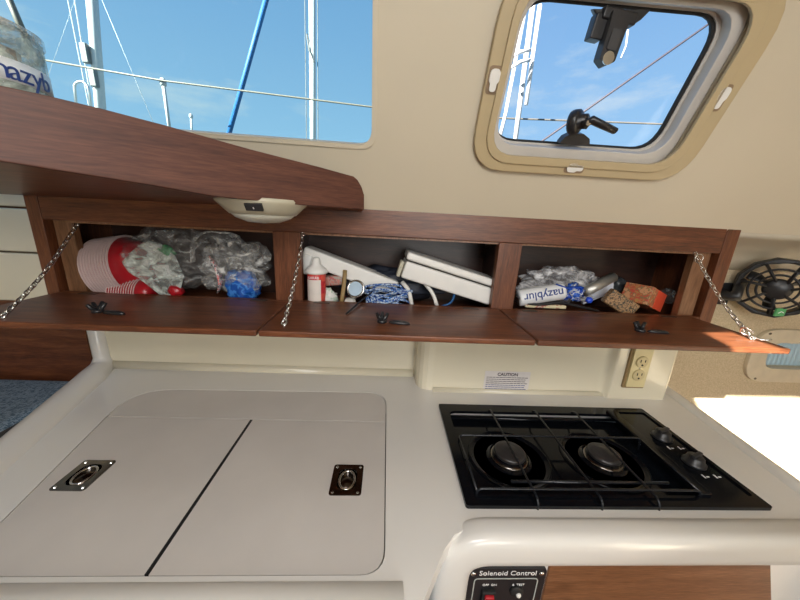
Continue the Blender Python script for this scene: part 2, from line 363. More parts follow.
# side rims
rp_ = arcpts([(-.60,.20,CT-.02),(-.70,.45,CT-.014),(-.812,.80,CT-.006),(-.838,.872,CT+.004),(-.842,.876,-.225)], 12, .05)
MB().tube(rp_, [.036 if p.z < CT+.0 and p.y < .80 else max(.020, .036-.25*max(0,p.z-CT)-.10*max(0,p.y-.80)) for p in rp_], 20).build('side_rim', GEL, top, smooth=True)
MB().tube(arcpts([(.905,.86,CT),(.902,.83,CT-.004),(.842,.455,CT-.004),(.83,.36,CT-.02),(.83,.36,-.9)], 6, .03), .017, 16).build('side_rim', GEL, top, smooth=True)
MB().hexa([V(p) for p in ((.815,.36,-1.1),(.845,.36,-1.1),(.912,.86,-1.1),(.88,.86,-1.1),(.815,.36,CT-.004),(.845,.36,CT-.004),(.912,.86,CT-.004),(.88,.86,CT-.004))]).build('side_panel', GEL, top)
# back of the galley, moulded in one with a shallow step
outl = rpoly([(-.878,.94),(-.878,.878),(.103,.878),(.103,.79),(.655,.79),(.668,.770),(.842,.770),(.862,.80),(.862,.94)], [0,.01,.012,.045,.02,.008,.015,.01,0], 5)
struct(plate('wall_galley', outl, [], Matrix.Translation((0,0,CT)), .2475, GELY, bevel=.0))
for pts, r in (([(-.84,.880,CT+.004),(.10,.880,CT+.004)], .016), ([(.15,.79,CT+.001),(.66,.79,CT+.001)], .010)):
    struct(MB().tube(pts, r, 16).build('baseboard_back', GELY, smooth=True))
# ------------------------------------------------------------------ sink lids
LT = CT-.0005
e = .0016
SEAM = .642
def cutcover(x0, y0, x1, y1, pts):
    """clip the cover outline to a box (Sutherland-Hodgman)"""
    out = [V(p) for p in pts]
    for ax, lim, sg in ((0,x0,1),(0,x1,-1),(1,y0,1),(1,y1,-1)):
        new = []
        for i in range(len(out)):
            a, b = out[i-1], out[i]; ia, ib = (a[ax]-lim)*sg >= 0, (b[ax]-lim)*sg >= 0
            if ia != ib: new.append(a+(b-a)*((lim-a[ax])/(b[ax]-a[ax])))
            if ib: new.append(b)
        out = new
    return [tuple(p) for p in out]
cen = V((-.3,.54))
inner = [tuple(V(p)+(cen-V(p)).normalized()*.0022) for p in cover]
DX = -.305
LM = Matrix.Translation((0,0,LT-.024))
s1 = thing('sink_lid', 'large right-hand lid in the counter with square dark ring latch', 'lid', (-.14,.45,LT))
plate('panel', cutcover(DX+.003,.30,1,SEAM-.0016,inner), [rrect(-.082,.440,-.032,.502,.004)], LM, .024, LID, s1)
s2 = thing('sink_lid', 'large left-hand lid in the counter with slanted oval lift latch', 'lid', (-.45,.45,LT))
plate('panel', cutcover(-2,.30,DX-.003,SEAM-.0016,inner), [rrect(-.558,.445,-.507,.505,.004)], LM, .024, LID, s2)
s3 = tag(plate('counter_strip', cutcover(-2,SEAM+.0016,1,.9,inner), [], LM, .024, LID), 'narrow rounded strip of counter lid along the wall behind both lids', 'lid')
def latch(parent, x0, y0, x1, y1, lbl):
    cx, cy = (x0+x1)/2, (y0+y1)/2; wx, wy = (x1-x0)/2, (y1-y0)/2
    L = plate('flush_latch', rrect(x0,y0,x1,y1,.006), [rrect(cx-wx*.62,cy-wy*.70,cx+wx*.62,cy+wy*.70,wx*.55)], Matrix.Translation((0,0,LT)), .0018, DCHROME, parent, bevel=.0006)
    lab(L, lbl)
    MB().lathe([(0,-.012),(.55,-.012),(.72,-.009),(.80,0)], Matrix.Translation((cx,cy,LT)) @ Matrix.Diagonal((wx*.9,wy*.95,1,1)), 28).build('cup', plain('latch_cup', (.08,.06,.05), .2, 1), L, smooth=True)
    MB().tube([(cx+wx*.50*math.cos(a), cy+wy*.60*math.sin(a), LT-.0005) for a in [k*math.pi/10 for k in range(20)]], .0022, 8, closed=True).build('pull_ring', CHROME, L, smooth=True)
    for a in (-1,1):
        for b in (-1,1):
            MB().lathe([(.0028,.0018),(.002,.0028),(0,.003)], Matrix.Translation((cx+a*wx*.78,cy+b*wy*.82,LT)), 10).build('screw', CHROME, L)
latch(s1, *( -.086,.436,-.028,.506), 'square dark chrome flush latch with ring')
latch(s2, *( -.562,.441,-.503,.509), 'dark chrome flush latch with oval ring')
# the two black seals between the lids
lab(MB().box((DX-.0026,.313,LT-.02),(DX-.0004,SEAM-.002,LT+.0006)).build('seam_seal', BLACKR, s2), 'black rubber edge strip')
lab(MB().box((DX+.0004,.313,LT-.02),(DX+.0026,SEAM-.002,LT+.0006)).build('seam_seal', BLACKR, s1), 'black rubber edge strip')
# ------------------------------------------------------------------ cooktop
ck = thing('cooktop', 'black two-burner gas cooktop with wire grate set in the cream counter', 'stove', ((sx0+sx1)/2,(sy0+sy1)/2,CT))
plate('rim', rrect(sx0,sy0,sx1,sy1,.006), [rrect(sx0+.022,sy0+.024,.628,sy1-.030,.02), rrect(.640,sy0+.024,sx1-.010,sy1-.018,.006)], Matrix.Translation((0,0,CT+.0005)), .007, ENAMEL, ck, bevel=.002)
MB().box((sx0+.014,sy0+.014,CT-.022),(.634,sy1-.014,CT-.016)).build('tray', ENAMEL, ck)
mb = MB()
mb.tube([(sx0+.024,sy1-.040,CT-.006),(.622,sy1-.040,CT-.006)], .006, 12)
mb.build('tray_ridge', ENAMEL, ck, smooth=True)
BC = [(.286,.548), (.500,.548)]
for bx, by in BC:
    T = Matrix.Translation((bx,by,CT-.016))
    b_ = MB().lathe([(.088,.0),(.088,.002),(.085,.004),(.082,.002),(.072,-.001),(.050,-.001),(.040,.003),(.034,.010),(.026,.011),(.0,.011)], T, 40).build('burner', ENAMEL, ck, smooth=True)
    MB().lathe([(.030,.010),(.033,.013),(.033,.018),(.029,.021),(.022,.020),(.016,.022),(0,.023)], T, 36).build('burner_cap', plain('burner_cap', (.035,.032,.032), .28, var=.3), b_, smooth=True)
    MB().lathe([(.030,.004),(.040,.004),(.041,.006),(.036,.008)], T, 36).build('burner_ring', DCHROME, b_, smooth=True)
GZ = CT+.018
gr = MB(); r = .0024
gx0, gx1, gy0, gy1 = .180, .606, .437, .578
for y, z0 in ((gy1, GZ), (gy0, GZ)):
    gr.tube(arcpts([(gx0,y,CT-.014),(gx0,y,z0),(gx1,y,z0),(gx1,y,CT-.014)], 4, .012), r, 8)
gr.tube([(gx0,gy0,GZ-.004),(gx0,gy1,GZ-.004)], r, 8); gr.tube([(gx1,gy0,GZ-.004),(gx1,gy1,GZ-.004)], r, 8)
for x in (BC[0][0]-.003, .400, BC[1][0]+.006):
    gr.tube(arcpts([(x,gy0-.026,CT-.014),(x,gy0-.022,GZ-.001),(x,sy1-.034,GZ-.001),(x,sy1-.024,CT+.002)], 4, .012), r, 8)
gr.tube([(.25,.456,GZ-.003),(.56,.456,GZ-.003)], .003, 8)
gr.build('grate', GRATEM, ck, smooth=True)
MB().box((.606,sy0+.022,CT+.002),(.628,sy1-.018,CT+.014)).build('divider_bar', ENAMEL, ck, bevel=.003)
cp = MB().box((.636,sy0+.018,CT-.006),(sx1-.008,sy1-.014,CT+.004)).build('control_panel', ENAMEL, ck, bevel=.001)
for ky in (.600,.520):
    T = Matrix.Translation((.680,ky,CT+.004))
    k_ = MB().lathe([(.021,0),(.021,.004),(.017,.006),(.015,.016),(.013,.018),(0,.018)], T, 24).build('knob', BLACKP, ck, smooth=True)
    MB().box((-.017,-.004,.014),(.017,.004,.024), T @ Matrix.Rotation(.35,4,'Z')).build('knob_grip', BLACKP, k_, bevel=.002)
    for dx_, s_ in ((-.018,'HI'),(.014,'LO')):
        lab(MB().box((.678+dx_*.8,ky-.040,CT+.0038),(.681+dx_*.8,ky-.031,CT+.0045)).box((.684+dx_*.8,ky-.038,CT+.0038),(.690+dx_*.8,ky-.0355,CT+.0045)).build('dial_marking', WINK, cp), 'white dial marking')
# ------------------------------------------------------------------ hull side fittings
# outlet
OY = .770
ou = thing('wall_outlet', 'ivory double power outlet on the wall right of the cooktop', 'outlet', (.722,OY,-.45))
om = Matrix(((1,0,0,0),(0,0,1,0),(0,1,0,0),(0,0,0,1)))
def on_front(y): return Matrix(((1,0,0,0),(0,0,-1,y),(0,1,0,0),(0,0,0,1)))   # local x,y -> world x,z, thickness towards the viewer
ox0, ox1, oz0, oz1 = .704, .758, -.434, -.316
plate('back_box', rrect(ox0-.006,oz0-.006,ox1+.004,oz1+.006,.003), [], on_front(OY), .006, plain('outlet_box_tan', lin(150,125,85), .5), ou, bevel=.002)  # back box in a darker tan than the cover plate
cx, cz = (ox0+ox1)/2, (oz0+oz1)/2
plate('cover_plate', rrect(ox0,oz0,ox1,oz1,.003), [], on_front(OY-.006), .005, IVORY, ou, bevel=.003)
for s_ in (-1,1):
    z_ = cz+s_*.0205
    oc = MB().lathe([(.0175,0),(.0175,.003),(.016,.004),(0,.004)], axis((cx,OY-.011,z_),(0,-1,0)), 28).build('socket', plain('socket_face', lin(215,198,150), .4), ou, smooth=False)
    for dx_, h in ((-.0065,.004),(.0065,.0035)):
        MB().box((cx+dx_-.0012,OY-.0156,z_-h+.004),(cx+dx_+.0012,OY-.0148,z_+h+.004)).build('slot', BLACKR, oc)
    MB().lathe([(.0026,0),(.0026,.001),(0,.001)], axis((cx,OY-.0150,z_-.0085),(0,-1,0)), 12).build('slot', BLACKR, oc)
MB().lathe([(.003,0),(.002,.001),(0,.0012)], axis((cx,OY-.011,cz),(0,-1,0)), 12).build('screw', CHROME, ou)
# caution label
cs = thing('caution_label', 'small white printed CAUTION label on the cream wall behind the cooktop', 'label', (.36,.788,CT+.01))
cx0, cx1, cz0, cz1 = .299, .434, CT+.004, -.412
plate('sheet', rrect(cx0,cz0,cx1,cz1,.003), [], on_front(.7895), .0008, plain('label_paper', (.72,.68,.66), .4), cs)
text('heading', 'CAUTION', .0135, on_front(.7885) @ Matrix.Translation(((cx0+cx1)/2,cz1-.010,0)), DINK, cs, bold=.0004)
for i in range(7):
    z_ = cz1-.0195-.0062*i
    random.seed(i+3); mb = MB(); x_ = cx0+.006            # the line is unreadable in print this small: word-length strokes
    while x_ < cx1-.012:
        wl = random.uniform(.004,.013); mb.box((x_,.7883,z_-.0009),(min(x_+wl,cx1-.006),.7887,z_+.0009)); x_ += wl+.0016
    mb.build('fine_print', DINK if i < 4 else INK, cs)
# ------------------------------------------------------------------ control panel and drawer below the cooktop
PY = FY+.012
sp_ = thing('switch_panel', 'black switch panel titled Solenoid Control under the counter lip', 'control panel', (.232,PY,-.74))
plate('plate', rrect(.163,-.740,.300,-.571,.008), [], on_front(PY), .005, BLACKP, sp_, bevel=.001)
text('title', 'Solenoid Control', .0145, on_front(PY-.0052) @ Matrix.Translation((.232,-.5815,0)), WINK, sp_)
lp = rrect(.174,-.728,.288,-.593,.008)
plate('outline', lp, [rrect(.1758,-.7262,.2862,-.5948,.0065)], on_front(PY-.005), .0006, plain('pale_line', (.45,.48,.45), .5), sp_)
for x_ in (.171,.291): MB().lathe([(.0048,0),(.004,.002),(0,.0026)], axis((x_,PY-.005,-.582),(0,-1,0)), 14).build('screw', CHROME, sp_, smooth=True)
MB().box((.190,PY-.012,-.655),(.214,PY-.004,-.618)).build('switch_bezel', BLACKR, sp_, bevel=.002)
lab(MB().box((.194,PY-.017,-.650),(.210,PY-.010,-.622)).build('rocker_switch', RED, sp_, bevel=.002), 'dark red rocker switch')
MB().lathe([(.012,0),(.012,.004),(.008,.006),(0,.006)], axis((.252,PY-.005,-.622),(0,-1,0)), 22).build('indicator_bezel', BLACKR, sp_, smooth=True)
lab(MB().lathe([(.0045,0),(.0042,.003),(.002,.005),(0,.0055)], axis((.254,PY-.010,-.624),(0,-1,0)), 16).build('indicator_lamp', WHITE, sp_, smooth=True), 'round white indicator lamp')
text('marking', 'OFF  ON', .0065, on_front(PY-.0052) @ Matrix.Translation((.203,-.609,0)), WINK, sp_)
text('marking', '&  TEST', .0065, on_front(PY-.0052) @ Matrix.Translation((.254,-.609,0)), WINK, sp_)
tag(plate('drawer_front', [(.304,-.80),(.808,-.80),(.708,-.555),(.304,-.555)], [], fm(PY+.006), .010, WOODO, bevel=.002), 'brown wooden drawer front below the counter lip beside the switch panel', 'drawer')
# ------------------------------------------------------------------ cushion
mb = MB()
cush = tag(mb.box((-1.5,.30,-.66),(-.872,.868,-.515)).build('seat_cushion', FABRIC, bevel=.03, seg=4), 'blue-grey woven seat cushion left of the galley counter', 'cushion')
struct(MB().box((-1.7,.1,-.70),(-.88,.868,-.66)).build('trim_5', WOOD))
# ------------------------------------------------------------------ locker
cy = .70; lk = thing('wall_locker', 'long three-bay wooden wall locker with its doors hanging open', 'cabinet', (.03,.78,-.22))
bz, tz = -.199, .020
MB().box((-.734,cy,-.041),(.792,cy+.020,tz)).build('top_rail', WOOD, lk, bevel=.002)
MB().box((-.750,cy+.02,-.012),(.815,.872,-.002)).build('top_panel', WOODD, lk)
MB().box((-.762,cy+.012,bz-.032),(.826,.872,bz-.0245)).build('bottom_panel', WOOD, lk)
MB().box((-.762,cy+.001,bz-.032),(.826,cy+.012,bz-.0005)).build('sill', WOOD, lk, bevel=.001)
lab(MB().box((-.760,.864,-.23),(.826,.874,-.01)).build('back_panel', WOODD, lk), 'brown lining toned dark for the shade inside')
for x0, x1 in ((-.762,-.735),(.793,.826)): MB().box((x0,cy,bz-.03),(x1,.872,tz)).build('side_panel', WOODZ, lk, bevel=.001)
for x0, x1 in ((-.254,-.193),(.258,.312)):
    MB().box((x0,cy+.001,bz),(x1,cy+.019,-.0412)).build('divider', WOODZ, lk, bevel=.001)
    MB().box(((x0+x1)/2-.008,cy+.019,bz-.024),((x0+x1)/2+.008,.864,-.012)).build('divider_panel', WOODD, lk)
lab(MB().box((-.728,cy+.014,bz-.02),(-.690,cy+.03,-.041)).build('inner_post', WOODL, lk, bevel=.001), 'paler brown upright post')
lab(MB().box((.744,cy+.012,bz-.02),(.784,cy+.03,-.041)).build('inner_post', WOODL, lk, bevel=.001), 'paler brown upright post')
MB().box((-.690,cy+.006,-.0455),(.744,cy+.016,-.041)).build('edge_strip', WOODL, lk)
# doors, folded down on their bottom hinges
DF = .503
def door(x0, x1, latch_px):
    d = MB().box((x0,DF,bz-.0115),(x1,cy-.001,bz)).build('door', WOOD, lk, bevel=.0025)
    p = onz(*latch_px, bz)
    lt = MB()
    lt.lathe([(.010,0),(.009,.005),(0,.006)], Matrix.Translation(p), 14)
    for a in (.5, 1.57, 2.65, 4.2):
        dv = V((math.cos(a), math.sin(a), 0)); lt.tube([p+V((0,0,.003)), p+dv*.008+V((0,0,.009)), p+dv*.013+V((0,0,.017))], [.0045,.004,.003], 8)
    L = lab(lt.build('latch', BLACKP, d, smooth=True), 'black cross-shaped latch')
    q = p+V((.034,-.006,0))
    lab(MB().lathe([(0,.006),(.5,.006),(.85,.004),(1,0)], Matrix.Translation(q) @ Matrix.Rotation(-.12,4,'Z') @ Matrix.Diagonal((.022,.007,1,1)), 20).build('latch_lever', BLACKP, L, smooth=True), 'black oval lever')
    for hx in (x0+.07, x1-.07):
        MB().box((hx-.018,cy-.014,bz-.001),(hx+.018,cy-.002,bz+.0012)).build('hinge', plain('hinge_brown', (.05,.03,.02), .5), d)
    return d
door(-.735,-.220,(98,312)); door(-.216,.276,(382,322)); door(.280,.770,(640,331))
def chain(a, b, n, hook=False):
    a, b = V(a), V(b); mb = MB(); L = (b-a).length; dv = (b-a).normalized()
    s1_ = dv.cross(V((0,0,1))).normalized(); s2_ = dv.cross(s1_).normalized()
    for i in range(n):
        sag = -.012*math.sin(math.pi*(i+.5)/n); c = a+(b-a)*((i+.5)/n)+V((0,0,sag)); sd_ = s1_ if i % 2 else s2_
        l, w_ = L/n*.72, .0036
        pts = [c+dv*l*math.cos(k*math.pi/6)+sd_*w_*math.sin(k*math.pi/6) for k in range(12)]
        mb.tube(pts, .00115, 6, closed=True)
    for p in (a, b): mb.tube([p+s1_*.005*math.cos(k*math.pi/5)+dv*.005*math.sin(k*math.pi/5) for k in range(10)], .0012, 6, closed=True)
    if hook:
        mb.tube(arcpts([b+V((0,0,.012)),b+V((-.012,.012,.022)),b+V((-.006,.02,.004)),b+V((.010,-.012,.0)),b+V((.02,-.016,.004))], 4, .01), .0018, 6)
        mb.tube([a+(b-a)*.10+V((.010*math.cos(k*math.pi/6),0,.010*math.sin(k*math.pi/6))) for k in range(12)], .0011, 6, closed=True)
    return lab(mb.build('chain', CHROME, lk, smooth=True), 'thin bright metal chain')
chain(ony(77,224,cy+.01), onz(3,316,bz+.004)+V((0,.0,0)), 22)
chain(ony(303,234,cy-.002), onz(284,323,bz+.004), 22)
chain(ony(694,251,cy+.005), onz(752,338,bz+.004), 22, True)
for c in ((.738,-.18),(-.73,-.18)):
    MB().lathe([(.005,0),(.004,.003),(0,.003)], axis((c[0]+.02,cy+.03,c[1]),(0,-1,0)), 12).build('catch', CHROME, lk, smooth=True)
# ------------------------------------------------------------------ shelf with its tall board
A = ony(364,209,.63); B = ony(0,161,.345)
hd = V((B.x-A.x, B.y-A.y, 0)).normalized(); pn = V((-hd.y, hd.x, 0))     # board lies in the upright plane through A and B
if pn.y < 0: pn = -pn
def onboard(px, py): d = ray(px, py); return d*(A.dot(pn)/d.dot(pn))
bpx = [(364.5,209.5),(364.5,195),(362,187),(358,180),(354,176.5),(320,167),(250,149),(165,125),(100,108),(50,96),(0,85),(-90,64),(-90,146),(0,161.5),(150,185),(215,196.5),(300,205)]
B3 = [onboard(*p) for p in bpx]
WOODB = wood('teak_shelf_board', (.045,.014,.009), (.088,.028,.016), (.14,.05,.028), rough=.62, k=.9, turn=-math.atan2(hd.y, hd.x))
BMt = Matrix((-hd, V((0,0,1)), pn)).transposed().to_4x4(); BMt.translation = A
inv = BMt.inverted()
sh = thing('corner_shelf', 'wooden shelf with a tall board slanting towards the viewer under the window', 'shelf', (-.30,.52,.01))
plate('front_board', [tuple((inv @ p).xy) for p in B3], [], BMt, .018, WOODB, sh, bevel=.003)
bl = [B3[0]+pn*.0, B3[16], B3[15], B3[14], B3[13], B3[12]]
mb = MB(); fr = [p+V((0,0,.003))+pn*.004 for p in bl]; bk = [ony(px, 192+18*px/364, .698)+V((0,0,-.004)) for px in (362,300,200,100,0,-90)]
lo = [(mb.bm.verts.new(a), mb.bm.verts.new(b)) for a, b in zip(fr, bk)]; hi = [(mb.bm.verts.new(a+V((0,0,.012))), mb.bm.verts.new(b+V((0,0,.012)))) for a, b in zip(fr, bk)]
for T_ in (lo, hi):
    for a, b in zip(T_, T_[1:]): mb.bm.faces.new((a[0],a[1],b[1],b[0]))
for a, b, c, d in zip(lo, lo[1:], hi, hi[1:]): mb.bm.faces.new((a[0],b[0],d[0],c[0])); mb.bm.faces.new((a[1],b[1],d[1],c[1]))
for k in (0,-1): mb.bm.faces.new((lo[k][0],lo[k][1],hi[k][1],hi[k][0]))
mb.build('shelf_panel', WOOD, sh)
# dome lamp under the shelf
lc = ony(263,203,.575); lr = .5*80*.575/305
dl = thing('dome_lamp', 'cream round dome lamp with black rocker switch under the wooden shelf', 'lamp', lc)
LA = axis(lc, (0,.0,-1))
rr = lr
MB().lathe([(rr*.98,-.006),(rr,-.002),(rr*.97,.002),(rr*.82,.013),(rr*.72,.020),(rr*.70,.020)], LA, 48).build('housing', WARMW, dl, smooth=True)
lab(MB().lathe([(rr*.72,.018),(rr*.60,.026),(rr*.35,.033),(0,.035)], LA, 40).build('lens', plain('frosted_lens', (.60,.60,.52), .3), dl, smooth=True), 'frosted shallow lens')
sw = V((lc.x+.012, lc.y-rr*.90, lc.z-.008)); SWm = frame(sw, (1,0,0), z=(0,-.80,-.60))
k_ = MB().box((-.0135,-.0065,-.002),(.0135,.0065,.003), SWm).build('switch', BLACKP, dl, bevel=.001)
MB().box((-.0008,-.002,.003),(.0008,.0015,.0036), SWm).build('switch_mark', WHITE, k_)
# clear canister on the shelf
rad = .062; pr = onboard(49,72); cdir = V((ray(49,72).x, ray(49,72).y, 0)).normalized()
jc_y = .50
edge = ony(47,66,jc_y); side = V((cdir.y,-cdir.x,0)); side = side if side.x > 0 else -side
jc = V((edge.x, edge.y, 0))-side*rad
jt = ony(36,30,jc_y-.03).z; jb = .045
jar = thing('canister', 'clear plastic canister with a white printed band on the shelf by the window', 'canister', (jc.x,jc.y,jb))
T = Matrix.Translation((jc.x,jc.y,jb))
H = jt-jb
fy = jc.y-rad*.80; bz0 = ony(22,72,fy).z-jb; bz1 = ony(22,47,fy).z-jb
MB().lathe([(rad-.004,.001),(rad,.004),(rad,H-.012),(rad-.003,H-.004),(rad-.004,H-.004),(rad-.002,H-.012),(rad-.002,.004)], T, 48).build('body', film('canister_wall', .55, (.55,.62,.55)), jar, smooth=True)
MB().lathe([(rad+.002,H-.010),(rad+.002,H-.002),(rad-.004,H),(0,H)], T, 48).build('lid', film('canister_lid', .35, (.6,.6,.55)), jar, smooth=True)
lab(MB().lathe([(rad+.0006,bz0),(rad+.0006,bz1)], T, 48).build('band', plain('white_band', (.80,.82,.82), .4), jar, smooth=True), 'white printed band')
MB().lathe([(0,.004),(rad*.72,.004),(rad*.70,H*.86),(0,H*.88)], T @ Matrix.Translation((-.008,.004,0)), 20).build('contents', speckle('brown_and_white_packets', [(.35,.18,.09),(.75,.70,.62),(.45,.25,.14),(.8,.78,.72)], 26), jar, smooth=True)
# wrapped lettering round the band
for ch, px in (('n',0),('a',13),('z',24.5),('y',34.5),('b',42)):
    d = ray(px, 66); d = V((d.x, d.y, 0)).normalized(); c0 = V((jc.x, jc.y, 0)); tt = d.dot(c0); h2 = (rad+.001)**2-(c0-d*tt).length_squared
    hit = d*(tt-math.sqrt(max(h2, 1e-7))); nrm = (hit-c0).normalized()
    mm = Matrix((V((-nrm.y,nrm.x,0)), V((0,0,1)), nrm)).transposed().to_4x4(); mm.translation = V((hit.x, hit.y, jb+(bz0+bz1)/2-.001))
    text('lettering', ch, .030, mm, INK, jar)
# ------------------------------------------------------------------ deck hatch
ht = thing('deck_hatch', 'tan-framed acrylic hatch in the sloping cabin side above the locker', 'hatch', ons(.37,.24))
def onslope(off): return SM @ Matrix.Translation((0,0,off))
o_out = sl(rpoly([(.155,.100),(.598,.100),(.598,.396),(.155,.396)], [.07,.07,.085,.085]))
plate('outer_trim', o_out, [sl(rrect(.188,.127,.562,.368,.055))], onslope(-.012), .012, TANF, ht, bevel=.005, seg=3)
plate('inner_trim', sl(rrect(.176,.116,.570,.378,.060)), [sl(rrect(.188,.131,.552,.362,.05))], onslope(-.016), .006, TANF, ht, bevel=.002)
plate('inner_frame', sl(rrect(.186,.118,.554,.374,.055)), [sl(rrect(.197,.146,.536,.354,.045))], onslope(.000), .022, GREYP, ht, bevel=.004)
plate('inner_step', sl(rrect(.186,.130,.552,.372,.05)), [sl(rrect(.1965,.149,.530,.351,.045))], onslope(.0195), .002, GREYP, ht)
plate('seal', sl(rrect(.186,.130,.552,.372,.05)), [sl(rrect(.1985,.152,.525,.347,.042))], onslope(.022), .006, BLACKR, ht, bevel=.001)
plate('pane', sl(rrect(.186,.12,.550,.37,.05)), [], onslope(.0285), .008, GLASSC, ht)
for k, (u, v, a) in enumerate([(.168,.245,1.57),(.366,.116,.0),(.572,.245,1.57)]):
    m4 = onslope(-.012) @ Matrix.Translation((u, sgn*v, 0)) @ Matrix.Rotation(a,4,'Z')
    cs_ = rpoly([(-.020,-.0105),(.020,-.0105),(.020,.0105),(-.020,.0105)], .006)
    c_ = plate('clip_recess', cs_, [], m4 @ Matrix.Translation((0,0,-.001)), .002, plain('clip_recess_brown', (.25,.17,.10), .5), ht)
    lab(plate('clip', rpoly([(-.016,-.0085),(.001,-.0085),(.005,-.0055),(.016,-.0055),(.016,.0055),(.005,.0055),(.001,.0085),(-.016,.0085)], [.008,.007,.003,.005,.005,.003,.007,.008]), [], m4 @ Matrix.Translation((0,0,-.004)), .004, WHITE, c_, bevel=.0012), 'white turning clip')
def hp(px, py, off): 
    d = ray(px, py); q = P0+SN*off; return d*(q.dot(SN)/d.dot(SN))
# friction lever hanging from the top of the hatch
a0, a1 = hp(619,14,-.012), hp(603,62,-.030)
dv = (a1-a0); F = frame(a0, dv, z=-SN)
hg = MB().box((-.006,-.026,-.014),(.010,.030,.004), F).build('hinge_bracket', BLACKP, ht, bevel=.003)
L_ = dv.length
lev = plate('friction_lever', rpoly([(0,-.016),(.02,-.014),(L_,-.013),(L_+.008,0),(L_,.013),(.02,.014),(0,.016)], .004), [], F @ Matrix.Translation((0,0,-.006)), .016, BLACKP, ht, bevel=.003)
plate('raised_panel', rrect(.022,-.008,L_-.012,.008,.003), [], F @ Matrix.Translation((0,0,.010)), .002, plain('black_satin', (.035,.035,.037), .5), lev, bevel=.0006)
MB().lathe([(.009,0),(.009,.002),(0,.002)], axis(a1+F.to_3x3() @ V((-.002,0,.010)), F.to_3x3() @ V((0,0,1))), 20).build('pivot', CHROME, lev)
bp2 = [tuple((SM.inverted() @ hp(*q, -.006)).xy) for q in ((592,9),(650,10),(640,20),(628,28),(606,28),(598,22))]
plate('hinge_plate', bp2, [], onslope(-.010), .012, BLACKP, ht, bevel=.002)
F2 = frame(hp(600,22,-.008), dv, z=-SN)
MB().box((-.008,-.012,-.01),(.024,.008,.008), F2).build('hinge_bracket', BLACKP, ht, bevel=.002)
# dog handle at the bottom
hb = hp(575,141,-.010)
Fb = frame(hb, (1,0,0), z=-SN)
plate('handle_base', rpoly([(-.030,-.006),(.030,-.006),(.024,.006),(.010,.013),(-.012,.013),(-.024,.006)], .003), [], Fb @ Matrix.Translation((0,0,-.012)), .016, BLACKP, ht, bevel=.002)
hk = hp(576,122,-.020)
hm = MB().lathe([(.019,-.008),(.020,-.004),(.020,.004),(.017,.007),(.012,.008),(.012,.018),(.009,.020),(0,.020)], axis(hk, (.55,-.7,-.1)), 28).build('handle_hub', BLACKP, ht, smooth=True)
h0 = hp(584,125,-.036); h1 = hp(592,120,-.042); h2 = hp(615,131,-.042)
MB().tube([h0,h1,(h1+h2)/2,h2], [.011,.009,.008,.007], 12, flat=.75).build('handle_lever', BLACKP, ht, smooth=True)
MB().lathe([(.004,0),(.004,.002),(0,.002)], axis(h0+V((.0,-.011,0)), (0,-1,0)), 14).build('screw', CHROME, ht)
# ------------------------------------------------------------------ fan
fc = V((1.145,.800,-.142)); fn = V((-.66,-.74,-.08)).normalized()
fc = ony(777,289,.82)
fan = thing('cabin_fan', 'black caged cabin fan with green badge on the tan wall', 'fan', fc)
FA = axis(fc, fn, (1,0,0)); R3 = FA.to_3x3(); FR = .083
plate('housing', [(FR*1.06*math.cos(k*math.pi/6+.26), FR*1.06*math.sin(k*math.pi/6+.26)) for k in range(12)],
      [[(FR*.90*math.cos(k*math.pi/24), FR*.90*math.sin(k*math.pi/24)) for k in range(48)]], FA @ Matrix.Translation((0,0,-.032)), .032, BLACKP, fan, bevel=.003)
cg = MB()
for rr_ in (.50,.70): cg.tube([FA @ V((FR*rr_*math.cos(k*math.pi/20), FR*rr_*math.sin(k*math.pi/20), .006)) for k in range(40)], .0030, 6, closed=True)
for k in range(7):
    a = k*2*math.pi/7+.2; cg.tube([FA @ V((FR*.28*math.cos(a), FR*.28*math.sin(a), .009)), FA @ V((FR*.93*math.cos(a+.15), FR*.93*math.sin(a+.15), .0))], .0075, 8, flat=.5)
cg.build('grille', BLACKP, fan, smooth=True)
lab(MB().lathe([(FR*.36,-.004),(FR*.36,.008),(FR*.32,.012),(0,.013)], FA, 32).build('hub_cap', BLACKP, fan, smooth=True), 'round black hub cap')
MB().lathe([(FR*.26,-.05),(FR*.26,-.005),(0,-.005)], FA, 24).build('motor', BLACKP, fan, smooth=True)
for k in range(3):
    a = k*2*math.pi/3+.5; mb = MB(); g_ = []
    for j in range(6):
        r_ = FR*(.26+.56*j/5); wd = .18+.22*math.sin(j/5*2.6); row = []
        for q in (-1,-.3,.4,1):
            th = a+q*wd*.55+.18*j/5; row.append((r_*math.cos(th), r_*math.sin(th), -.022+q*.009))
        g_.append([mb.bm.verts.new(FA @ V(p)) for p in row])
    for r0, r1 in zip(g_, g_[1:]):
        for i in range(3): mb.bm.faces.new((r0[i],r0[i+1],r1[i+1],r1[i]))
    bl_ = mb.build('blade', BLACKP, fan, smooth=True); s_ = bl_.modifiers.new('t','SOLIDIFY'); s_.thickness = .002
d_ = ray(779,312); bp_ = d_*((fc+fn*.008).dot(fn)/d_.dot(fn))
bm4 = frame(bp_, (1,0,.05), z=fn)
bd = lab(plate('badge', rrect(-.015,-.012,.015,.012,.004), [], bm4, .004, GREENB, fan, bevel=.001), 'rounded green badge')
MB().tube([bm4 @ V((-.008,-.002,.005)), bm4 @ V((0,.003,.005)), bm4 @ V((.008,-.001,.005))], .0012, 6).build('badge_mark', WINK, bd)
mt = V((fc.x-.085, wall_y, fc.z-.035))
lab(MB().tube([mt, mt+V((.005,-.05,.0)), FA @ V((-.07,0,-.03))], [.022,.016,.014], 14).build('mount_arm', BLACKP, fan, smooth=True), 'black mounting arm')
MB().box((mt.x-.025,wall_y-.012,mt.z-.035),(mt.x+.035,wall_y,mt.z+.035)).build('mount_base', BLACKP, fan, bevel=.004)
